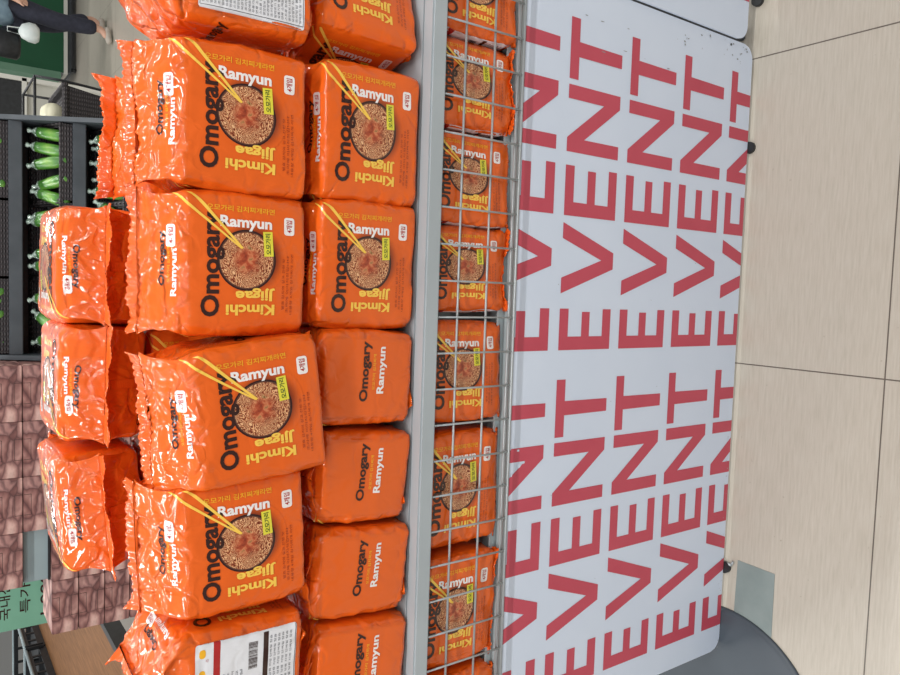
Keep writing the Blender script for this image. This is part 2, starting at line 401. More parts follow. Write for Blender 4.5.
def get_print(kind):
    """kind: string of letters naming which panels carry which print"""
    if kind in PR: return PR[kind]
    E = front_print()
    if 'r' in kind:            # the film's print repeats on round the left gusset
        for k, v in front_print(-.222).items():
            keep = []
            for (vv, f, mat, lay, uvp) in v:
                if vv[:, 0].max() > -.118 and mat != 'bowlground':
                    bm = bmesh.new(); vs = [bm.verts.new((p[0], p[1], 0)) for p in vv]
                    for t in f:
                        try: bm.faces.new([vs[i] for i in t])
                        except ValueError: pass
                    bmesh.ops.bisect_plane(bm, geom=bm.verts[:]+bm.edges[:]+bm.faces[:], plane_co=(-.118, 0, 0), plane_no=(-1, 0, 0), clear_outer=True)
                    bm.verts.index_update()
                    V2 = np.array([q.co[:2] for q in bm.verts]).reshape(-1, 2); F2 = [tuple(q.index for q in fc.verts) for fc in bm.faces]; bm.free()
                    if len(F2): keep.append((V2, F2, mat, lay, uvp))
            if keep: E.setdefault('side_'+k if k != 'bowl_picture' else 'side_picture', []).extend(keep)
    if 'l' in kind: add(E, label_print())
    if 'i' in kind: add(E, label_print(True))
    if 'g' in kind: add(E, gable_print())
    if 's' in kind: add(E, gusset_print())
    if 'b' in kind: add(E, back_print())
    if 'o' in kind: add(E, backlogo_print())
    PR[kind] = prep(E)
    return PR[kind]

# ------------------------------------------------------------------ the pack surface
class Pack:
    def __init__(s, W=.205, T=.15, H=.165, gb=.012, gt=.055, ayt=0.0, ayb=-.6, seed=1, crumple=1.0, rip=1.0):
        s.W, s.T, s.H, s.gb, s.gt, s.ayt, s.ayb = W, T, H, gb, gt, ayt, ayb
        r = np.random.RandomState(seed); s.seed = seed; s.cr = crumple; s.rip = rip
        s.so = r.uniform(-9, 9, 3)
        s.K = [(r.normal(size=(3, 3))*fr, r.uniform(0, 6.3, 3)) for fr in (16, 34, 62)]
        s.lo = (r.normal(size=(3, 3))*9, r.uniform(0, 6.3, 3))
    def field(s, p):
        out = []
        for k, (A, ph) in enumerate(s.K):
            q = p@A.T + ph
            out.append(np.sin(q[:, 0] + 1.7*np.sin(q[:, 1]) + np.sin(q[:, 2]*.7)))
        return out
    def P(s, S, v, eps=0.0):
        S = np.asarray(S, float); v = np.asarray(v, float)
        a, b, r = s.W/2, s.T/2, .018
        Pm = 2*(s.W+s.T); S = np.mod(S, Pm)
        x = np.where(S < s.W, S-a, np.where(S < s.W+s.T, a, np.where(S < 2*s.W+s.T, a-(S-s.W-s.T), -a)))
        y = np.where(S < s.W, -b, np.where(S < s.W+s.T, -b+(S-s.W), np.where(S < 2*s.W+s.T, b, b-(S-2*s.W-s.T))))
        cx = np.clip(x, -a+r, a-r); cy = np.clip(y, -b+r, b-r)
        dx, dy = x-cx, y-cy; d = np.sqrt(dx*dx+dy*dy); nx, ny = dx/d, dy/d
        x0, y0 = cx+nx*r, cy+ny*r
        t = np.clip(np.maximum(v-1, -v), 0, 1); top = v > .5
        k = np.maximum(1-t**1.35, .015)
        gh = np.where(top, s.gt, s.gb); ay = np.where(top, s.ayt, s.ayb)*b
        tuck = .13*s.W*np.clip(4*k*(1-k), 0, 1)*(1-(y0/b)**2)*np.clip((np.abs(x0)/a-.55)/.45, 0, 1)
        px = (x0 - np.sign(x0)*tuck)*(1+.035*t)
        py = y0*k + ay*(1-k)
        z = s.gb + np.clip(v, 0, 1)*s.H + np.where(v > 1, s.gt*t**.85, 0) - np.where(v < 0, s.gb*t**.85, 0)
        bow = 1-(2*np.clip(v, 0, 1)-1)**2
        py += ny*.004*bow*(1-(x0/a)**2)*(t <= 0); px += nx*.003*bow*(t <= 0)
        slope = t*b/np.maximum(gh, .02)*np.where(top, 1, -1)*1.2
        n = np.stack([nx*(1-.5*t), ny*(1-.3*t), slope], 1); n /= np.linalg.norm(n, axis=1)[:, None]
        p = np.stack([px, py, z], 1)
        f1, f2, f3 = s.field(p)
        side = np.clip((np.abs(x0)/a-.78)/.22, 0, 1)*(np.abs(ny) > .3)
        edge = np.clip((np.abs(v-.5)-.36)/.14, 0, 1)
        wr = np.clip(.18 + .75*side + .62*t**.6 + .3*edge, 0, 1.1)*s.cr
        disp = wr*(.0026*f1 - .0030*np.abs(f2) + .0011*f3)
        disp = disp + .0012*t*np.sin(px*2*PI/.011 + 2*f1)*s.rip
        A, ph = s.lo; q = p@A.T + ph
        low = np.stack([np.sin(q[:, 0]), np.sin(q[:, 1]), .5*np.sin(q[:, 2])], 1)*.0022
        return p + n*(disp + eps)[:, None] + low, np.clip(.13 + .55*side + .8*t**.5 + .35*edge, 0, 1.1)*s.cr
    def mapS(s, S):
        return np.where(S < 0, S*s.T/T0, np.where(S < W0, S*s.W/W0, np.where(S < W0+T0, s.W+(S-W0)*s.T/T0, s.W+s.T+(S-W0-T0)*s.W/W0)))
    def mapV(s, z):
        return np.where(z > H0, 1+(z-H0)/G0, z/H0)

def mk(name, V, F, mats, wk, pk, parent, MI=None, UV=None, smooth=True):
    me = bpy.data.meshes.new(name)
    me.from_pydata([tuple(p) for p in V], [], F)
    for k in mats: me.materials.append(M[k])
    if MI is not None: me.polygons.foreach_set('material_index', MI)
    if smooth: me.polygons.foreach_set('use_smooth', [True]*len(me.polygons))
    at = me.attributes.new('wc', 'FLOAT_VECTOR', 'POINT'); at.data.foreach_set('vector', (V+pk.so).astype(np.float32).ravel())
    at = me.attributes.new('wk', 'FLOAT', 'POINT'); at.data.foreach_set('value', np.asarray(wk, np.float32))
    if UV is not None:
        ul = me.uv_layers.new(name='UVMap'); li = np.zeros(len(me.loops), int); me.loops.foreach_get('vertex_index', li)
        ul.data.foreach_set('uv', UV[li].astype(np.float32).ravel())
    me.update()
    o = bpy.data.objects.new(name, me); COL.objects.link(o); o.parent = parent
    return o

def build_pack(kind, loc, label, group, yaw=0, lean=0, roll=0, wyaw=0, fin_top=(.35, .95), fin_bot=(-.95, -.05), fin_len=.02, fin_bot_len=.016, hide_back=True, **kw):
    pk = Pack(**kw)
    root = empty('noodle_multipack', (0, 0, 0), label, 'noodle pack', group)
    R = Matrix.Rotation(math.radians(wyaw), 4, 'Z') @ Matrix.Rotation(math.radians(roll), 4, 'Y') @ Matrix.Rotation(math.radians(-lean), 4, 'X') @ Matrix.Rotation(math.radians(yaw), 4, 'Z')
    root.matrix_world = Matrix.Translation(loc) @ R
    # bag
    Pm = 2*(pk.W+pk.T); ns = int(Pm/.0045); S = np.linspace(0, Pm, ns, endpoint=False)
    vs = np.concatenate([-np.linspace(1, 0, 13)[:-1]**1.2, np.linspace(0, 1, 38), 1+np.linspace(0, 1, 20)[1:]**1.1])
    SS, VV = np.meshgrid(S, vs); Pp, wk = pk.P(SS.ravel(), VV.ravel())
    nv = len(vs); F = []
    for j in range(nv-1):
        for i in range(ns):
            i2 = (i+1) % ns; F.append((j*ns+i, j*ns+i2, (j+1)*ns+i2, (j+1)*ns+i))
    F.append(tuple(range(ns))[::-1]); F.append(tuple((nv-1)*ns+i for i in range(ns)))
    mk('bag', Pp, F, ['orange'], wk, pk, root)
    # crimped ends
    for top, fd, fl in ((True, fin_top, fin_len), (False, fin_bot, fin_bot_len)):
        if fl <= 0: continue
        nu, nw = 90, 6
        u = np.linspace(.01, .99, nu); base, _ = pk.P(u*pk.W, np.full(nu, 2.0 if top else -1.0))
        base2, _ = pk.P(Pm-pk.T-u*pk.W, np.full(nu, 2.0 if top else -1.0)); mid = (base+base2)/2
        d = np.array([0, fd[0], fd[1]], float); d /= np.linalg.norm(d); nn = np.array([0, -d[2], d[1]])
        rs = np.random.RandomState(pk.seed+int(top)); ph = rs.uniform(0, 6, 4); ear = rs.uniform(.1, 1.1, 2)*(1 if top else .15)
        V, F = [], []
        for side in (0, 1):
            for w in range(nw):
                ww = w/(nw-1); L_ = ww*(fl*(1+.10*np.sin(u*9+ph[0])) + (.016*np.exp(-((u-.02)/.07)**2)*ear[0] + .016*np.exp(-((u-.98)/.07)**2)*ear[1]))
                if w == nw-1: L_ = L_ + .0007*((np.arange(nu) % 2)*2-1)
                wav = (.0045*np.sin(u*9+ph[1]) + .0020*np.sin(u*31+ph[2]))*ww*min(1, pk.cr*.8) + .0007*np.sin(u*2*PI*28)*ww
                flare = np.outer((u-.5)*.012*ww, np.array([1, 0, 0]))
                p = mid + np.outer(L_, d) + np.outer(wav + (.0007 if side else -.0007), nn) + flare
                V.append(p)
        V = np.concatenate(V); n1 = nw*nu
        for w in range(nw-1):
            for i in range(nu-1):
                a = w*nu+i; F.append((a, a+1, a+nu+1, a+nu)); F.append((n1+a, n1+a+nu, n1+a+nu+1, n1+a+1))
        e = (nw-1)*nu
        for i in range(nu-1): F.append((e+i, e+i+1, n1+e+i+1, n1+e+i)); F.append((i, n1+i, n1+i+1, i+1))
        for w in range(nw-1):
            for c in (0, nu-1): F.append((w*nu+c, (w+1)*nu+c, n1+(w+1)*nu+c, n1+w*nu+c))
        mk('crimped_seam', V, F, ['orange_back'], np.full(len(V), .8), pk, root)
    # back seam ribbon
    if not hide_back:
        nz = 60; vv = np.linspace(-.9, 1.92, nz); V = []
        sc = pk.W + pk.T + pk.W*.5
        for ds, ep in ((-.007, .0008), (-.007, .0022), (.007, .0022), (.007, .0008)):
            p, _ = pk.P(np.full(nz, sc+ds), vv, ep); V.append(p)
        V = np.concatenate(V); F = []
        for a in range(4):
            b_ = (a+1) % 4
            for i in range(nz-1): F.append((a*nz+i, a*nz+i+1, b_*nz+i+1, b_*nz+i))
        F += [(0, nz, 2*nz, 3*nz), (nz-1, 4*nz-1, 3*nz-1, 2*nz-1)]
        mk('back_seam', V, F, ['orange_back'], np.full(len(V), .3), pk, root, smooth=False)
    for part, (v, ly, F, MI, UV, mats) in get_print(kind).items():
        S = pk.mapS(v[:, 0]); vv = pk.mapV(v[:, 1])
        Pp, wk = pk.P(S, np.minimum(vv, 1.97), .00045 + .00022*ly)
        mk(part, Pp, F, mats, wk, pk, root, MI, UV if 'picture' in part else None)
    return root

GR = {1: 'orange noodle multipacks on the wire shelf, lower row', 2: 'orange noodle multipacks on the wire shelf, upper row', 3: 'orange noodle multipacks lying on top of the pile', 0: 'orange noodle multipacks behind the wire mesh', 9: 'orange noodle multipacks in the row behind'}
PK = []
# lower row on the shelf (y of front face about 0.02)
Z1 = .958
PK += [
 dict(kind='rs', loc=(.472, .104, Z1+.002), wyaw=16, roll=3, T=.15, W=.2, H=.165, gt=.022, seed=11, label='tilted orange noodle pack at the right end of the lower row', group=1),
 dict(kind='rgs', loc=(.245, .078, Z1), T=.15, W=.216, H=.166, gt=.030, seed=12, wyaw=1, label='orange noodle pack with bowl picture in the lower row, beside the tilted one', group=1),
 dict(kind='rgs', loc=(.037, .078, Z1), T=.15, W=.205, H=.167, gt=.030, seed=13, wyaw=-1, label='orange bowl-picture noodle pack in the lower row, right next to the narrow side-on packs', group=1),
 dict(kind='s', loc=(-.152, .103, Z1), yaw=-90, T=.158, W=.2, H=.160, gt=.028, seed=14, roll=2, crumple=1.15, label='side-on orange noodle pack in the lower row, right-hand one of the four narrow packs', group=1),
 dict(kind='s', loc=(-.325, .103, Z1+.002), yaw=-90, T=.152, W=.2, H=.158, gt=.024, seed=15, roll=5, crumple=1.15, label='side-on orange noodle pack in the lower row, second narrow pack from the right', group=1),
 dict(kind='s', loc=(-.486, .101, Z1+.002), yaw=-90, T=.152, W=.2, H=.160, gt=.026, seed=16, roll=5, crumple=1.15, label='side-on orange noodle pack in the lower row, third narrow pack from the right', group=1),
 dict(kind='s', loc=(-.652, .100, Z1+.002), yaw=-90, T=.156, W=.2, H=.162, gt=.026, seed=17, roll=5, crumple=1.15, label='side-on orange noodle pack at the left end of the lower row', group=1),
]
Z2 = 1.160
PK += [
 dict(kind='iso', loc=(.448, .098, Z2+.001), yaw=90, T=.165, W=.2, H=.170, gt=.075, seed=21, crumple=1.9, label='orange noodle pack turned to show its dense white ingredient panel, right end of upper row', group=2),
 dict(kind='rgs', loc=(.237, .070, Z2), T=.145, W=.207, H=.170, gt=.062, seed=22, lean=4, label='front-facing orange noodle pack in the upper row beside the one showing dense small print', group=2),
 dict(kind='rgs', loc=(.027, .070, Z2-.002), T=.145, W=.208, H=.168, gt=.062, seed=23, lean=4, label='front-facing orange noodle pack in the upper row, just right of the jutting one', group=2),
 dict(kind='rgs', loc=(-.176, .036, Z2-.020), T=.145, W=.206, H=.176, gt=.065, seed=24, lean=3, roll=-7, label='orange noodle pack in the upper row jutting forward and tilted down to the left', group=2),
 dict(kind='rgs', loc=(-.384, .058, Z2-.004), T=.145, W=.203, H=.170, gt=.062, seed=25, lean=4, roll=-3, label='front-facing orange noodle pack in the upper row, just left of the jutting one', group=2),
 dict(kind='lg', loc=(-.592, .080, Z2), yaw=90, T=.162, W=.19, H=.172, gt=.058, seed=26, wyaw=-2, crumple=1.3, label='orange noodle pack showing a white nutrition label with red band, left end of upper row', group=2),
]
# lying on top
for i, (x, zc, w, ro, lb) in enumerate(((.021, 1.412, .184, 1, 'right-hand orange noodle pack lying upside down on the pile beside the courgettes'),
        (-.170, 1.412, .186, 1, 'middle orange noodle pack lying upside down on the pile in front of sweet potato cartons'),
        (-.372, 1.412, .192, -6, 'left-hand orange noodle pack lying upside down on the pile'))):
    PK.append(dict(kind='gb', loc=(x, .425, zc), yaw=180, lean=-90, roll=ro, T=.128, W=w, H=.175, gb=.02, gt=.036, seed=31+i, crumple=.75, hide_back=False, fin_top=(0, 1), fin_len=.022, fin_bot=(0, -1), label=lb, group=3))
# behind the mesh
Zb = .7535
for i, (xl, xr, wy, T) in enumerate(((.440, .598, 4, .125), (.279, .434, 3, .125), (.112, .273, 2, .125), (-.047, .106, 2, .125), (-.242, -.058, 2, .13), (-.470, -.258, -1, .13), (-.700, -.490, -2, .13), (-.880, -.716, -2, .13))):
    nm = ['at the right end', 'second from right, white label edge at its left', 'third from the right', 'fourth from the right', 'fifth from the right', 'third from the left', 'second from the left', 'at the left end'][i]
    PK.append(dict(kind='lg' if i < 4 else 'rg', loc=((xl+xr)/2+(.006 if i < 4 else 0), .006+T/2, Zb), wyaw=wy, T=T, W=xr-xl-.002, H=.170, gb=.008, gt=.008, seed=41+i, crumple=1.1, fin_len=0, ayb=-.9, fin_bot=(-.5, .12), fin_bot_len=(0, .012, 0, .008, 0, 0, .006, 0)[i], label='orange noodle pack behind the wire mesh, '+nm, group=0))
# row behind
PK += [
 dict(kind='g', loc=(.460, .345, Z1), T=.15, W=.2, H=.165, gt=.020, seed=59, fin_len=0, label='orange noodle pack low in the second row at its right end', group=9),
 dict(kind='g', loc=(.245, .330, Z1), T=.15, W=.2, H=.165, gt=.025, seed=51, fin_len=0, label='orange noodle pack low in the second row, below the one with the raised crimp', group=9),
 dict(kind='g', loc=(.030, .335, Z1), T=.15, W=.2, H=.165, gt=.020, seed=52, fin_len=0, label='orange noodle pack low in the second row, below the right-hand lying pack', group=9),
 dict(kind='g', loc=(-.180, .335, Z1), T=.15, W=.2, H=.165, gt=.020, seed=53, fin_len=0, label='orange noodle pack low in the second row, below the middle lying pack', group=9),
 dict(kind='g', loc=(-.395, .335, Z1), T=.15, W=.2, H=.165, gt=.020, seed=54, fin_len=0, label='orange noodle pack low in the second row, below the left-hand lying pack', group=9),
 dict(kind='g', loc=(.236, .290, Z2), T=.15, W=.2, H=.165, gt=.045, seed=55, crumple=1.3, wyaw=-4, fin_len=.022, label='orange noodle pack with raised crumpled crimp behind the upper row, beside the lying packs', group=9),
 dict(kind='g', loc=(.020, .330, Z2), T=.14, W=.19, H=.155, gt=.012, seed=56, fin_len=0, label='orange noodle pack directly under the right-hand lying pack', group=9),
 dict(kind='g', loc=(-.180, .330, Z2), T=.14, W=.19, H=.155, gt=.012, seed=57, fin_len=0, label='orange noodle pack directly under the middle lying pack', group=9),
 dict(kind='g', loc=(-.385, .330, Z2), T=.14, W=.19, H=.155, gt=.012, seed=58, fin_len=0, label='orange noodle pack directly under the left-hand lying pack', group=9),
]
for d in PK:
    d = dict(d); gi = d.pop('group'); g = GR[gi]
    if gi == 1: d.setdefault('fin_top', (.98, -.02)); d.setdefault('fin_len', .014)
    if gi == 2: d['fin_top'] = (.85, .52)
    if gi in (1, 2): d['fin_bot_len'] = 0; d['gb'] = .007
    build_pack(group=g, **d)

# ------------------------------------------------------------------ display stand
XL, XR = -.885, .605
def basket(x0, x1, label, grp):
    st = empty('display_basket', ((x0+x1)/2, .3, 0), label, 'display stand', grp)
    cx, cy = (x0+x1)/2, .3
    def ad(name, bm, mat, **k):
        o = obj(name, bm, mat, st, **k); o.location = (-cx, -cy, 0); return o
    bm = nb(); box(bm, x0, x1, -.020, .010, .925, .955); box(bm, x0, x1, .60, .63, .925, .955)
    box(bm, x0, x0+.025, .010, .60, .925, .955); box(bm, x1-.025, x1, .010, .60, .925, .955)
    ad('rim_rail', bm, 'rail', bevel=.003)
    bm = nb(); box(bm, x0+.027, x1-.027, .012, .598, .950, .9545); ad('shelf_plate', bm, 'rail')
    bm = nb()
    for z in (.876, .812, .757): tube(bm, [(x0+.003, -.006, z), (x1-.003, -.006, z)], .0021, 6)
    x = .46+.0635*((math.floor((x1-.46)/.0635)))
    while x > x0+.005:
        tube(bm, [(x, -.0095, .93), (x, -.0095, .748)], .0019, 6); x -= .0635
    tube(bm, [(x0+.003, -.010, .7475), (x1-.003, -.010, .7475)], .0026, 6)
    ad('wire_mesh', bm, 'wire')
    bm = nb(); box(bm, x0+.004, x1-.004, -.004, .60, .744, .7485); box(bm, x0+.004, x1-.004, .018, .022, .7485, .762); ad('basket_floor', bm, 'tray')
    for lx in (x0+.02, x1-.05):
        for ly in (.03, .57):
            bm = nb(); box(bm, lx, lx+.03, ly, ly+.03, .0, .743); ad('leg', bm, 'darkmetal', bevel=.003)
    bm = nb()
    for ly in (.60,):
        for z in (.87, .806): tube(bm, [(x0+.003, ly+.01, z), (x1-.003, ly+.01, z)], .002, 6)
        x = x0+.04
        while x < x1: tube(bm, [(x, ly+.01, .93), (x, ly+.01, .742)], .0019, 6); x += .0635
    for lx in (x0+.006, x1-.006):
        for k in range(10): tube(bm, [(lx, .03+k*.0635, .93), (lx, .03+k*.0635, .742)], .0019, 6)
        for z in (.87, .806): tube(bm, [(lx, .0, z), (lx, .61, z)], .002, 6)
    ad('side_mesh', bm, 'wire')
    for lx in (x0+.21 if x0 < 0 else x0+.105, .368 if x0 < 0 else x1-.2):
        bm = nb(); tube(bm, [(lx, .0, .0), (lx, .0, .011)], .014, 20); ad('foot', bm, 'black')
    return st
basket(XL, XR, 'grey wire mesh display basket on a white printed base, full of orange noodle packs', None)
basket(.612, 1.45, 'neighbouring display basket at the right on a white printed base, mostly out of frame', None)

# printed skirt boards
def letter(ch, x0, x1, zt, h):
    zb = zt-h; s = .027; w = x1-x0
    if ch == 'T': return [[(x0, zt), (x0, zt-s*.9), (x0+w/2-s/2-.001, zt-s*.9), (x0+w/2-s/2, zb), (x0+w/2+s/2, zb), (x0+w/2+s/2+.001, zt-s*.9), (x1, zt-s*.9), (x1, zt)]]
    if ch == 'E': return [[(x0, zt), (x0, zb), (x1, zb), (x1, zb+s*.9), (x0+s, zb+s*.9), (x0+s, zb+h/2-s*.42), (x1-.006, zb+h/2-s*.42), (x1-.006, zb+h/2+s*.42), (x0+s, zb+h/2+s*.42), (x0+s, zt-s*.9), (x1, zt-s*.9), (x1, zt)]]
    if ch == 'N': return [[(x0, zt), (x0, zb), (x0+s, zb), (x0+s, zt-h*.32), (x1-s, zb), (x1, zb), (x1, zt), (x1-s, zt), (x1-s, zb+h*.32), (x0+s, zt)]]
    if ch == 'V': return [[(x0, zt), (x0+w/2-s*.62, zb), (x0+w/2+s*.62, zb), (x1, zt), (x1-s*1.15, zt), (x0+w/2, zb+h*.24), (x0+s*1.15, zt)]]
def board(name, x0, x1, y, ztop, zbot, shifts, label, parts_extra=None):
    root = empty(name, ((x0+x1)/2, y, 0), label, 'printed board'); c = Vector(((x0+x1)/2, y, 0))
    # outline with rounded lower corners, slight bow
    bm = nb(); r = .035
    nx = 60; pts = []
    def zlow(x):
        dl, dr = x-x0, x1-x
        dd = min(dl, dr)
        if dd >= r: return zbot
        return zbot + r - math.sqrt(max(r*r-(r-dd)**2, 0))
    xs = sorted(set([x0+(x1-x0)*i/nx for i in range(nx+1)] + [x0+r*k/8 for k in range(9)] + [x1-r*k/8 for k in range(9)]))
    cols = []
    for x in xs:
        zl = zlow(x); cols.append([[bm.verts.new((x-c.x, yy, z)) for z in (zl, zl+(ztop-zl)*.5, ztop)] for yy in (0, .005)])
    for A, B in zip(cols, cols[1:]):
        for j in range(2):
            bm.faces.new((A[0][j], B[0][j], B[0][j+1], A[0][j+1])); bm.faces.new((A[1][j], A[1][j+1], B[1][j+1], B[1][j]))
        bm.faces.new((A[0][2], B[0][2], B[1][2], A[1][2])); bm.faces.new((A[0][0], A[1][0], B[1][0], B[0][0]))
    for A in (cols[0], cols[-1]):
        for j in range(2): bm.faces.new((A[0][j], A[0][j+1], A[1][j+1], A[1][j]))
    obj('board', bm, 'cardwhite', root)
    bm = nb(); h = .1473
    LT = (('T', .418, .535), ('N', .278, .407), ('E', .154, .252), ('V', 0.0, .140), ('E', -.113, -.030))
    for row in range(1, 6):
        zt = .6194-(row-2)*.17594
        for sh in shifts:
            for ch, a, b in LT:
                for poly in letter(ch, a+sh, b+sh, zt, h):
                    tris = tessellate_polygon([[Vector((p[0], p[1], 0)) for p in poly]])
                    vs = [bm.verts.new((p[0]-c.x, -.0006, p[1])) for p in poly]
                    for t in tris:
                        bm.faces.new([vs[i] for i in t])
    for co, no in (((0, 0, ztop-.0005), (0, 0, 1)), ((0, 0, zbot+.0005), (0, 0, -1)), ((x0+.001-c.x, 0, 0), (-1, 0, 0)), ((x1-.001-c.x, 0, 0), (1, 0, 0))):
        bmesh.ops.bisect_plane(bm, geom=bm.verts[:]+bm.edges[:]+bm.faces[:], plane_co=co, plane_no=no, clear_outer=True)
    # keep letters off the rounded corners
    obj('red_lettering', bm, 'event_red', root)
    return root, c
b1, c1 = board('printed_skirt_board', XL, .606, .0005, .7435, .013, (0, -.7073), 'white board with repeated red EVENT lettering below the wire mesh, centre of the photo')
b2, c2 = board('printed_skirt_board', .6095, 1.45, -.006, .7435, .050, (.813,), 'second white board with red lettering overlapping the first at the far right end')
# scuffs on the corner of the main board and worn print
bm = nb(); rs = random.Random(4)
def blob(cx, cz, w, h, n=9):
    pts = [(cx + w*math.cos(2*PI*k/n)*rs.uniform(.4, 1), cz + h*math.sin(2*PI*k/n)*rs.uniform(.4, 1)) for k in range(n)]
    vs = [bm.verts.new((p[0]-c1.x, -.0009, p[1])) for p in pts]; bm.faces.new(vs)
for k in range(26): blob(rs.uniform(.55, .598), rs.choice((.055, .08, .11, .2, .28))+rs.uniform(-.02, .02), rs.uniform(.001, .004), rs.uniform(.0008, .005))
for k in range(6): blob(rs.uniform(.45, .55), rs.uniform(.3, .6), .0012, rs.uniform(.004, .012))
for k in range(30): blob(rs.uniform(-.88, -.3), rs.uniform(.015, .03), rs.uniform(.001, .003), rs.uniform(.0005, .002))
for k in range(12): blob(rs.uniform(-.88, .5), rs.uniform(.03, .7), .0012, .0012)
obj('scuff_mark', bm, 'smudge', b1)['kind'] = 'stuff'
bm = nb()
for cx, cz, w, h in ((-.288, .722, .006, .006), (-.305, .715, .004, .004), (-.335, .712, .005, .008), (-.33, .70, .004, .004), (-.352, .73, .005, .003), (-.30, .735, .003, .003)): blob(cx, cz, w, h)
for f in bm.faces:
    for v_ in f.verts: v_.co.y = -.0009
obj('worn_print_spot', bm, 'cardwhite', b1)['kind'] = 'stuff'

# ------------------------------------------------------------------ floor and floor things
bm = nb(); box(bm, -14, 14, -3, 26, -.05, 0); fl = obj('floor', bm, 'floor'); fl['kind'] = 'structure'
bm = nb(); vs = [bm.verts.new(p) for p in ((-.648, -.031, .0012), (-.651, -.129, .0012), (-.81, -.130, .0012), (-.806, -.028, .0012))]; bm.faces.new(vs)
vs2 = [bm.verts.new((v.co.x, v.co.y, .0002)) for v in vs]; bm.faces.new(vs2[::-1])
for i in range(4): bm.faces.new((vs[i], vs2[i], vs2[(i+1) % 4], vs[(i+1) % 4]))
tag(obj('floor_patch', bm, 'patch'), 'grey rectangular vinyl patch stuck on the beige floor beside the round base', 'floor patch')
r = .256; prof = [(.0, .0128), (.5, .0126), (.8, .0118), (.95, .010), (.985, .007), (1.0, .003), (1.0, .0003)]
bm = nb(); rings = []
for q, z in prof[1:]: rings.append([bm.verts.new((q*r*math.cos(a), q*r*math.sin(a), z)) for a in [2*PI*k/96 for k in range(96)]])
top = bm.verts.new((0, 0, .0128))
for k in range(96): bm.faces.new((top, rings[0][k], rings[0][(k+1) % 96]))
for A, B in zip(rings, rings[1:]):
    for k in range(96): bm.faces.new((A[k], B[k], B[(k+1) % 96], A[(k+1) % 96]))
bm.faces.new(rings[-1])
dr = empty('round_floor_base', (-1.035, -.012, 0), 'dark slate round base plate on the floor at the left end of the printed board', 'base plate')
obj('plate', bm, 'disc', dr, smooth=True)
bm = nb(); tube(bm, [(0, .0, .012), (0, .0, 1.1)], .02, 16); 
# bolt at the foot of the board
bm.free(); bm = nb(); tube(bm, [(-.665, .0, .004), (-.665, -.016, .004)], .004, 8); tube(bm, [(-.665, -.016, .004), (-.655, -.02, .004)], .003, 8)
tag(obj('metal_clip', bm, 'wire'), 'tiny metal clip on the floor at the foot of the board, by the grey patch', 'clip')

# ------------------------------------------------------------------ produce rack with courgettes
RX0, RX1 = -.350, .672
rack = empty('produce_rack', (.18, 2.9, 0), 'dark grey stepped produce rack holding wicker baskets of courgettes', 'produce rack')
def ra(name, bm, mat, **k):
    o = obj(name, bm, mat, rack, **k); o.location = (-.18, -2.9, 0); return o
tiers = [(1.325, 2.72), (1.095, 2.58), (.865, 2.44)]      # z of the price rail top, y of its face
for z, y in tiers:
    bm = nb(); box(bm, RX0, RX1, y-.01, y+.42, z-.055, z-.045); ra('shelf_board', bm, 'darkmetal', bevel=.002)
    bm = nb(); box(bm, RX0, RX1, y-.022, y-.008, z-.060, z-.008); ra('price_rail', bm, 'darkmetal', bevel=.003)
for x in (RX0-.02, RX1):
    bm = nb(); pts = [(3.3, 0), (2.4, 0), (2.4, .84), (2.42, .90), (2.76, 1.42), (3.3, 1.42)]
    A = [bm.verts.new((x, p[0], p[1])) for p in pts]; B = [bm.verts.new((x+.02, p[0], p[1])) for p in pts]
    bm.faces.new(A); bm.faces.new(B[::-1])
    for i in range(len(pts)): bm.faces.new((A[i], A[(i+1) % 6], B[(i+1) % 6], B[i]))
    ra('side_panel', bm, 'darkmetal')
bm = nb(); box(bm, RX0, RX1, 2.46, 3.28, 0.0, .80); ra('base_cabinet', bm, 'darkmetal', bevel=.01)

for z, y in tiers:
    bm = nb(); box(bm, RX0, RX1, y+.27, y+.28, z-.045, z+.30 if z < 1.3 else z+.20); ra('back_panel', bm, 'black')

def wicker(x0, x1, y, z, label):
    r_ = empty('wicker_basket', ((x0+x1)/2, y+.13, z-.045), label, 'basket', 'dark wicker baskets on the produce rack')
    cx = (x0+x1)/2; w = (x1-x0)/2
    def ad(name, bm, **k): return obj(name, bm, 'wicker', r_, **k)
    # local: origin under the middle of the basket; front lip low, back high
    bm = nb()
    box(bm, -w, w, -.13, -.115, .0, .075)                 # front wall
    box(bm, -w, w, .115, .13, .0, .165)                   # back wall
    for sx in (-w, w-.012):
        A = [(-.115, 0), (.115, 0), (.115, .165), (-.115, .075)]
        va = [bm.verts.new((sx, p[0], p[1])) for p in A]; vb = [bm.verts.new((sx+.012, p[0], p[1])) for p in A]
        bm.faces.new(va); bm.faces.new(vb[::-1])
        for i in range(4): bm.faces.new((va[i], va[(i+1) % 4], vb[(i+1) % 4], vb[i]))
    ad('basket_wall', bm)
    bm = nb(); vs = [bm.verts.new(p) for p in ((-w, -.115, .008), (w, -.115, .008), (w, .115, .085), (-w, .115, .085))]; bm.faces.new(vs)
    v2 = [bm.verts.new((v.co.x, v.co.y, v.co.z-.007)) for v in vs]; bm.faces.new(v2[::-1])
    for i in range(4): bm.faces.new((vs[i], vs[(i+1) % 4], v2[(i+1) % 4], v2[i]))
    ad('basket_bottom', bm)
    bm = nb(); tube(bm, [(-w, .122, .168), (-w, -.122, .078), (w, -.122, .078), (w, .122, .168), (-w, .122, .168)], .010, 8); ad('rolled_rim', bm)
    return r_
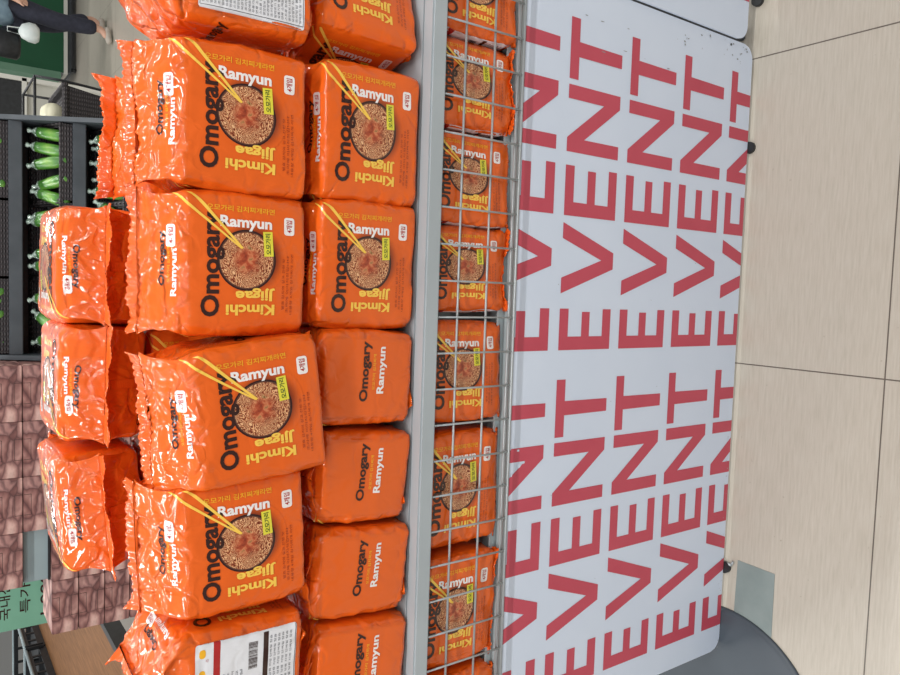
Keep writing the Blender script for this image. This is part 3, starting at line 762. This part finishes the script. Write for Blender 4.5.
# a courgette prototype: skin, stem, wrap end
def courgette_proto():
    root = empty('courgette', (0, 0, 0), 'x', 'courgette')
    prof = [(-.085, .006), (-.08, .018), (-.06, .0245), (-.02, .027), (.03, .026), (.06, .023), (.078, .017), (.084, .009)]
    bm = nb(); tube(bm, [(0, .003*math.sin(t*30), t) for t, _ in prof], [q for _, q in prof], 14); a = obj('skin', bm, 'zuc', root, smooth=True)
    bm = nb(); tube(bm, [(0, 0, .082), (0, .002, .092), (.004, .004, .100)], [.008, .006, .007], 8); obj('stem', bm, 'wrap', root, smooth=True)
    bm = nb(); pr = [(.108, .013), (.100, .009), (.094, .007), (.086, .012), (.074, .0205), (.064, .0238)]
    tube(bm, [(0, 0, t) for t, _ in pr], [q for _, q in pr], 10); obj('wrap_end', bm, 'wrap', root)
    return root
proto = courgette_proto(); used = False
def place_c(x, y, z, tilt, spin, side, label, sc=1.0, ly=0.0):
    global used
    if not used: r_ = proto; used = True
    else:
        r_ = proto.copy(); COL.objects.link(r_)
        for ch in proto.children:
            c = ch.copy(); COL.objects.link(c); c.parent = r_
    r_.rotation_euler = (math.radians(-tilt), math.radians(side), math.radians(spin)); r_.location = (x, y, z); r_.scale = (sc, sc, sc)
    r_['label'] = label; r_['group'] = 'shrink-wrapped courgettes in the wicker baskets'
names_t = ['top', 'middle', 'lowest']
bw = (RX1-RX0)/3
for ti, (z, y) in enumerate(tiers):
    for bi in range(3):
        xa, xb = RX0+bw*bi+.006, RX0+bw*(bi+1)-.006
        nm = '%s tier of the produce rack, %s basket' % (names_t[ti], ('left', 'middle', 'right')[bi])
        wicker(xa, xb, y+.004, z, 'dark wicker basket on the '+nm)
        rr_ = random.Random(ti*10+bi)
        dens = [(6, 2), (5, 1), (5, 1)][ti]
        xs_ = [xa+.045+i*(xb-xa-.09)/(dens[0]-1) for i in range(dens[0])] if dens[0] > 1 else [(xa+xb)/2]
        if ti == 1: xs_ = [[xa+.07, xa+.135, xb-.07], [xa+.05, xa+.115, xa+.24, xb-.055], [xb-.045, xb-.110, xb-.170, xb-.255, xb-.315]][bi]
        for i, x in enumerate(xs_):
            tilt = -62 + rr_.uniform(-5, 5)
            place_c(x+rr_.uniform(-.006, .006), y+.075+rr_.uniform(-.006, .006), z+.062+rr_.uniform(-.008, .010), 44+rr_.uniform(-8, 8), rr_.uniform(-14, 14), rr_.uniform(-14, 14) if rr_.random() < .85 else 34,
                    'wrapped green courgette, %s from left in the %s tier\'s %s basket' % (('first', 'second', 'third', 'fourth', 'fifth', 'sixth')[i], names_t[ti], ('left', 'middle', 'right')[bi]))

# ---- sweet potato cartons
stand = empty('carton_table', (-.97, 2.65, 0), 'low grey table under the sweet potato cartons behind the noodle packs', 'table')
bm = nb(); box(bm, -.62, .594, -.16, .16, .725, .752); obj('table_top', bm, 'darkmetal', stand, bevel=.003)
for lx in (-.59, .565):
    for ly in (-.14, .14):
        bm = nb(); box(bm, lx-.02, lx+.02, ly-.02, ly+.02, 0, .725); obj('leg', bm, 'darkmetal', stand)
def carton(x0, z0, w, h, label, dark=False):
    r_ = empty('sweet_potato_carton', (x0+w/2, 2.64, z0), label, 'carton', 'sweet potato cartons stacked behind the noodle packs')
    bm = nb(); box(bm, -w/2, w/2, -.14, .14, 0, h); obj('carton_body', bm, 'carton', r_, bevel=.0025)
    bm = nb()
    hx, s = .045, .0016
    for bx0, bx1, bz0, bz1 in ((-hx, hx, h-.030, h-.030+s), (-hx, -hx+s, h-.03, h-.002), (hx-s, hx, h-.03, h-.002), (-hx, hx, .028, .028+s), (-hx, -hx+s, .002, .028), (hx-s, hx, .002, .028)):
        box(bm, bx0, bx1, -.1408, -.1398, bz0, bz1)
    obj('slot_cut', bm, 'cartonline', r_)
    return r_
rows = [.753+.1075*k for k in range(6)]
col_w = .238
cn = ('far right', 'second from right', 'third from right', 'fourth from right', 'fifth from right')
rn = ('lowest', 'second lowest', 'middle', 'third highest', 'second highest', 'topmost')
for ri, z in enumerate(rows):
    ncol = {0: 5, 1: 5, 2: 5, 3: 5, 4: 3, 5: 4}[ri]
    # the lower rows reach to the bottom, third row has a gap at its left
    for ci in range(ncol):
        x1 = -.376-ci*.2395
        carton(x1-col_w, z, col_w, .1045, 'carton printed with sweet potatoes, %s row of the stack, %s column' % (rn[ri], cn[ci]))
g = empty('grey_metal_box', (-1.2135, 2.66, rows[4]), 'grey blue metal box wedged in the gap of the carton stack', 'metal box')
bm = nb(); box(bm, -.117, .117, -.12, .12, 0, .1045); obj('box_body', bm, 'greybox', g, bevel=.004)
bm = nb(); box(bm, -.118, .118, -.130, -.121, -.0, .008); obj('box_lip', bm, 'black', g)

# ------------------------------------------------------------------ table, crates, sign on the far left
wt = empty('wood_table', (-2.62, 4.0, 0), 'long wood-topped table with black edge running away at the far left', 'table')
bm = nb(); box(bm, -.84, .84, -2.2, 2.2, .88, .895); obj('table_top', bm, 'wood', wt)
bm = nb(); box(bm, .84, .875, -2.2, 2.2, .82, .898); box(bm, -.875, -.84, -2.2, 2.2, .82, .898); obj('edge_trim', bm, 'black', wt)
for lx in (-.8, .8):
    for ly in (-2.1, 2.1):
        bm = nb(); box(bm, lx-.03, lx+.03, ly-.03, ly+.03, 0, .88); obj('leg', bm, 'black', wt)
def crate(x, y, z, w, d, h, label):
    r_ = empty('black_crate', (x, y, z), label, 'crate', 'black produce crates by the wood table')
    bm = nb(); t = .015
    box(bm, -w/2, w/2, -d/2, d/2, 0, t)
    n = 6
    for sx in (-w/2, w/2-t): box(bm, sx, sx+t, -d/2, d/2, h-.03, h); box(bm, sx, sx+t, -d/2, d/2, t, t+.03); [box(bm, sx+.003, sx+t-.003, -d/2+d*k/n, -d/2+d*k/n+.02, t, h) for k in range(n+1)]
    for sy in (-d/2, d/2-t): box(bm, -w/2, w/2, sy, sy+t, h-.03, h); box(bm, -w/2, w/2, sy, sy+t, t, t+.03); [box(bm, -w/2+w*k/n, -w/2+w*k/n+.02, sy+.003, sy+t-.003, t, h) for k in range(n+1)]
    obj('crate_body', bm, 'black', r_)
    bm = nb(); tube(bm, [(-w/2, -d/2, h), (w/2, -d/2, h), (w/2, d/2, h), (-w/2, d/2, h), (-w/2, -d/2, h)], .012, 8); obj('crate_rim', bm, 'greybox', r_)
    return r_
for i, (cy, nm) in enumerate(((3.75, 'nearest'), (4.55, 'second nearest'), (5.35, 'farthest'))):
    crate(-3.06, cy, .896, .68, .78, .13, '%s black slatted crate with grey rim on the wood table' % nm)
sg = empty('price_sign', (-1.86, 3.25, .895), 'teal handwritten price card on a grey post behind the cartons', 'sign')
bm = nb(); box(bm, .03, .36, 0, .006, .14, .46); obj('sign_card', bm, 'teal', sg)
for i, (t, x, z, w, h) in enumerate((('국내산', .19, .40, .2, .05), ('특가', .19, .31, .16, .05), ('1,980', .19, .21, .22, .06))):
    bm = nb(); v, f = text2d(t, .01); vs = [bm.verts.new((x+p[0]*w, -.0012, z+p[1]*h)) for p in v]
    for q in f:
        try: bm.faces.new([vs[k] for k in q])
        except ValueError: pass
    obj('sign_lettering', bm, 'ink', sg)
bm = nb(); tube(bm, [(.20, .022, .0), (.20, .022, .42)], .014, 10); tube(bm, [(.12, .022, .006), (.28, .022, .006)], .010, 10); obj('post', bm, 'greybox', sg)

# ------------------------------------------------------------------ trolley with wicker basket beyond the rack
ct = empty('basket_trolley', (.80, 3.60, 0), 'dark wicker shopping trolley with wire frame beyond the produce rack', 'trolley')
bm = nb()
def loop(w, d, z): return [(-w, -d, z), (w, -d, z), (w, d, z), (-w, d, z)]
A = loop(.13, .15, .42); B = loop(.21, .24, 1.0)
va = [bm.verts.new(p) for p in A]; vb = [bm.verts.new(p) for p in B]
bm.faces.new(va)
for i in range(4): bm.faces.new((va[i], va[(i+1) % 4], vb[(i+1) % 4], vb[i]))
o_ = obj('wicker_body', bm, 'wicker', ct); sm = o_.modifiers.new('s', 'SOLIDIFY'); sm.thickness = .012
bm = nb(); tube(bm, [*loop(.215, .245, 1.0), loop(.215, .245, 1.0)[0]], .015, 8); obj('rolled_rim', bm, 'wicker', ct)
bm = nb()
for x, y in ((-.2, -.22), (.2, -.22), (.2, .22), (-.2, .22)): tube(bm, [(x*.8, y*.8, .06), (x*1.13, y*1.13, 1.0), (x*1.13, y*1.13, 1.14)], .007, 8)
tube(bm, [*loop(.226, .248, 1.14), loop(.226, .248, 1.14)[0]], .007, 8); tube(bm, [*loop(.165, .18, .1), loop(.165, .18, .1)[0]], .010, 8)
obj('wire_frame', bm, 'black', ct)
for x, y in ((-.16, -.18), (.16, -.18), (.16, .18), (-.16, .18)):
    bm = nb(); tube(bm, [(x-.012, y, .035), (x+.012, y, .035)], .035, 14); obj('castor', bm, 'black', ct)
bm = nb(); box(bm, -.2, .2, -.22, .22, .965, .98); obj('tray', bm, 'wicker', ct)
for i, (x, y, s) in enumerate(((.86, 3.47, .065), (.90, 3.66, .055), (.72, 3.50, .050))):
    bm = nb(); bmesh.ops.create_uvsphere(bm, u_segments=20, v_segments=14, radius=s)
    for v in bm.verts:
        v.co.z *= .95; v.co.x *= 1.04
        if v.co.z > s*.8: v.co.z -= (v.co.z-s*.8)*.7
    o = obj('pale_melon', bm, 'cream', smooth=True); o.location = (x, y, .98+s*.95)
    tag(o, ('largest pale round melon in the trolley tray beyond the rack', 'middle-sized pale melon behind the largest one in the trolley', 'smallest pale melon at the right side of the trolley tray')[i], 'melon', 'pale melons in the trolley')

# ------------------------------------------------------------------ green counter, dark cabinet far back
gc = empty('green_counter', (3.2, 9.2, 0), 'green fronted counter on castors beyond the produce rack', 'counter')
bm = nb(); box(bm, -.72, .9, -.02, .0, .15, 1.6); obj('front_panel', bm, 'green', gc)
bm = nb(); box(bm, -.80, -.72, -.02, .8, .18, 1.6); obj('side_panel', bm, 'litgreen', gc)
bm = nb(); box(bm, -.74, .9, -.04, .8, .11, .15); obj('base_rail', bm, 'offwhite', gc)
bm = nb(); box(bm, -.70, .88, .02, .78, .06, .11); obj('plinth', bm, 'darkmetal', gc)
bm = nb(); box(bm, -.72, .9, .0, .8, 1.56, 1.6); obj('counter_top', bm, 'offwhite', gc)
for x in (-.66, .8):
    for y in (.05, .7):
        bm = nb(); tube(bm, [(x-.02, y, .03), (x+.02, y, .03)], .03, 14); obj('castor', bm, 'black', gc)
dc = empty('dark_cabinet', (1.80, 7.2, 0), 'dark cabinet with pale grey frame left of the green counter', 'cabinet')
bm = nb(); box(bm, -.62, .05, 0, .5, .80, 1.6); obj('dark_panel', bm, 'black', dc)
bm = nb(); box(bm, -.64, .08, -.02, .0, .76, .80); box(bm, .05, .09, -.02, .5, .0, 1.6); box(bm, -.66, -.62, -.02, .5, .0, 1.6); obj('pale_frame', bm, 'offwhite', dc)
bm = nb(); box(bm, -.6, .05, 0.05, .5, .02, .78); obj('lower_panel', bm, 'offwhite', dc)

# ------------------------------------------------------------------ shopper
def skin_mesh(name, joints, edges, mat, parent, sub=2):
    me = bpy.data.meshes.new(name); me.from_pydata([j[0] for j in joints], edges, [])
    me.materials.append(M[mat])
    o = bpy.data.objects.new(name, me); COL.objects.link(o); o.parent = parent
    md = o.modifiers.new('skin', 'SKIN')
    sv = me.skin_vertices[0].data if me.skin_vertices else None
    if sv is None:
        bm = bmesh.new(); bm.from_mesh(me); bm.verts.layers.skin.verify(); bm.to_mesh(me); bm.free(); sv = me.skin_vertices[0].data
    for i, j in enumerate(joints):
        r_ = j[1]; sv[i].radius = r_ if isinstance(r_, tuple) else (r_, r_); sv[i].use_root = (i == 0)
    md.use_smooth_shade = True
    s2 = o.modifiers.new('sub', 'SUBSURF'); s2.levels = sub; s2.render_levels = sub
    return o
pr = empty('person', (2.53, 7.35, 0), 'shopper in dark trousers, washed denim top and pale shoes walking, carrying bags', 'person', rot=(0, 0, math.radians(-65)))
# facing local -Y; left/right = +X/-X; walking stride along Y
J = [((0, 0, .93), (.15, .11)), ((0, 0, 1.12), (.13, .10)), ((0, 0, 1.32), (.16, .11)), ((0, 0, 1.44), .06), ((0, -.02, 1.52), .055), ((0, -.03, 1.60), (.075, .09)), ((0, -.02, 1.68), (.07, .085)),
     ((.09, 0, .88), .085), ((.10, -.10, .50), .056), ((.10, -.08, .10), .038), ((.10, -.18, .045), .03),
     ((-.09, 0, .88), .085), ((-.10, .02, .50), .056), ((-.10, .20, .13), .038), ((-.10, .13, .045), .03),
     ((.18, 0, 1.36), .05), ((.22, .05, 1.10), .038), ((.22, -.04, .88), .026), ((.22, -.06, .82), (.016, .03)),
     ((-.18, 0, 1.36), .05), ((-.23, -.02, 1.10), .038), ((-.23, -.16, .92), .026), ((-.23, -.20, .87), (.016, .03))]
Eg = [(0, 1), (1, 2), (2, 3), (3, 4), (4, 5), (5, 6), (0, 7), (7, 8), (8, 9), (9, 10), (0, 11), (11, 12), (12, 13), (13, 14), (2, 15), (15, 16), (16, 17), (17, 18), (2, 19), (19, 20), (20, 21), (21, 22)]
for hx, hy, hz in ((.22, -.06, .82), (-.23, -.20, .87)):
    hand = 18 if hx > 0 else 22
    for k in range(4):
        a = len(J); ly = (k-1.5)*.016
        J += [((hx, hy+ly, hz-.035), .0085), ((hx-.012*(1 if hx > 0 else -1), hy+ly, hz-.065-.004*(k in (1, 2))), .0075)]; Eg += [(hand, a), (a, a+1)]
    a = len(J); J += [((hx, hy-.035, hz-.01), .009), ((hx-.005, hy-.045, hz-.035), .008)]; Eg += [(hand, a), (a, a+1)]
skin_mesh('body', J, Eg, 'skin', pr)
Tj = [((0, 0, .96), (.165, .125)), ((.09, 0, .86), .105), ((.10, -.10, .50), .085), ((.10, -.08, .13), .075), ((-.09, 0, .86), .105), ((-.10, .02, .50), .085), ((-.10, .18, .16), .075)]
skin_mesh('trousers', Tj, [(0, 1), (1, 2), (2, 3), (0, 4), (4, 5), (5, 6)], 'trouser', pr)
Sj = [((0, 0, .80), (.20, .155)), ((0, 0, 1.12), (.155, .125)), ((0, 0, 1.34), (.18, .13)), ((0, 0, 1.42), (.07, .065)), ((.19, 0, 1.36), .068), ((.235, .05, 1.10), .055), ((.232, -.02, .93), .045), ((-.19, 0, 1.36), .068), ((-.24, -.02, 1.10), .055), ((-.24, -.12, .96), .045)]
skin_mesh('denim_top', Sj, [(0, 1), (1, 2), (2, 3), (2, 4), (4, 5), (5, 6), (2, 7), (7, 8), (8, 9)], 'denim', pr)
skin_mesh('hair', [((0, .03, 1.66), (.085, .09)), ((0, -.01, 1.72), (.07, .07)), ((0, .06, 1.56), (.075, .05))], [(0, 1), (0, 2)], 'hair', pr)
for fx, fy, fz in ((.10, -.11, 0), (-.10, .17, .0)):
    skin_mesh('shoe', [((fx, fy+.06, fz+.045), (.045, .04)), ((fx, fy-.04, fz+.042), (.045, .035)), ((fx, fy-.13, fz+.032), (.042, .026))], [(0, 1), (1, 2)], 'shoe', pr)
# face details
bm = nb()
for sx in (-.03, .03):
    m_ = bmesh.ops.create_uvsphere(bm, u_segments=10, v_segments=8, radius=.011)
    for v in m_['verts']: v.co += Vector((sx, -.112, 1.62))
obj('eye', bm, 'hair', pr, smooth=True)
bm = nb(); tube(bm, [(0, -.112, 1.625), (0, -.13, 1.595), (0, -.118, 1.585)], [.006, .011, .008], 8); obj('nose', bm, 'skin', pr, smooth=True)
# carried bags
def carried(name, mat, loc, w, d, h, label):
    r_ = empty(name, loc, label, 'bag'); bm = nb(); rg = []
    for k, (z, s) in enumerate(((0, .7), (.03, 1), (h*.5, 1.0), (h*.85, .7), (h, .18))):
        rg.append([bm.verts.new((w*s*math.cos(a)*(1+.08*math.sin(3*a+k)), d*s*math.sin(a), z)) for a in [2*PI*i/20 for i in range(20)]])
    bm.faces.new(rg[0])
    for A, B in zip(rg, rg[1:]):
        for i in range(20): bm.faces.new((A[i], A[(i+1) % 20], B[(i+1) % 20], B[i]))
    bm.faces.new(rg[-1]); obj('bag_body', bm, mat, r_, smooth=True)
    bm = nb(); tube(bm, [(-.03, 0, h-.01), (-.02, 0, h+.09), (.02, 0, h+.09), (.03, 0, h-.01)], .006, 8); obj('handle', bm, mat, r_)
    return r_
carried('plastic_bag', 'plastic_white', (2.30, 7.15, .66), .09, .08, .17, 'small white plastic bag hanging from the shopper\'s hand')
carried('shoulder_bag', 'black', (2.20, 7.30, .80), .14, .08, .36, 'black bag carried low at the side of the shopper in dark trousers')

# ------------------------------------------------------------------ light
w = bpy.data.worlds.new('hall'); scn.world = w; w.use_nodes = True
w.node_tree.nodes['Background'].inputs[0].default_value = (.93, .97, 1.0, 1)
w.node_tree.nodes['Background'].inputs[1].default_value = .42
k = 0
for yy in (-2.6, -.9, .9, 3.2, 6.5, 10):
    for xx in (-3.2, -1.1, 1.1, 3.2):
        ld = bpy.data.lights.new('ceiling_tube', 'AREA'); ld.shape = 'RECTANGLE'; ld.size = 1.25; ld.size_y = .09; ld.energy = 42; ld.color = (1, .985, .96)
        lo = bpy.data.objects.new('ceiling_tube', ld); COL.objects.link(lo); lo.location = (xx, yy, 3.3)
        tag(lo, 'white fluorescent ceiling tube above the aisle', 'ceiling light', 'fluorescent ceiling tubes')
# ------------------------------------------------------------------ camera
cd = bpy.data.cameras.new('camera'); cam = bpy.data.objects.new('camera', cd); COL.objects.link(cam); scn.camera = cam
cd.sensor_fit = 'HORIZONTAL'; cd.sensor_width = 36; cd.lens = 740/900*36
cx_ = Vector((0.032527809, -0.585369538, -0.810113848)); cy_ = Vector((0.997398652, 0.071178175, -0.011384007)); cz_ = Vector((0.064326276, -0.807636163, 0.586162058))
mw = Matrix((cx_, cy_, cz_)).transposed().to_4x4(); mw.translation = Vector((0, -1.06, 1.65507))
cam.matrix_world = mw
cd.clip_start = .05; cd.clip_end = 100
vs_ = scn.view_settings; vs_.view_transform = 'Standard'; vs_.look = 'None'; vs_.exposure = -.68; vs_.gamma = 1; vs_.use_curve_mapping = False
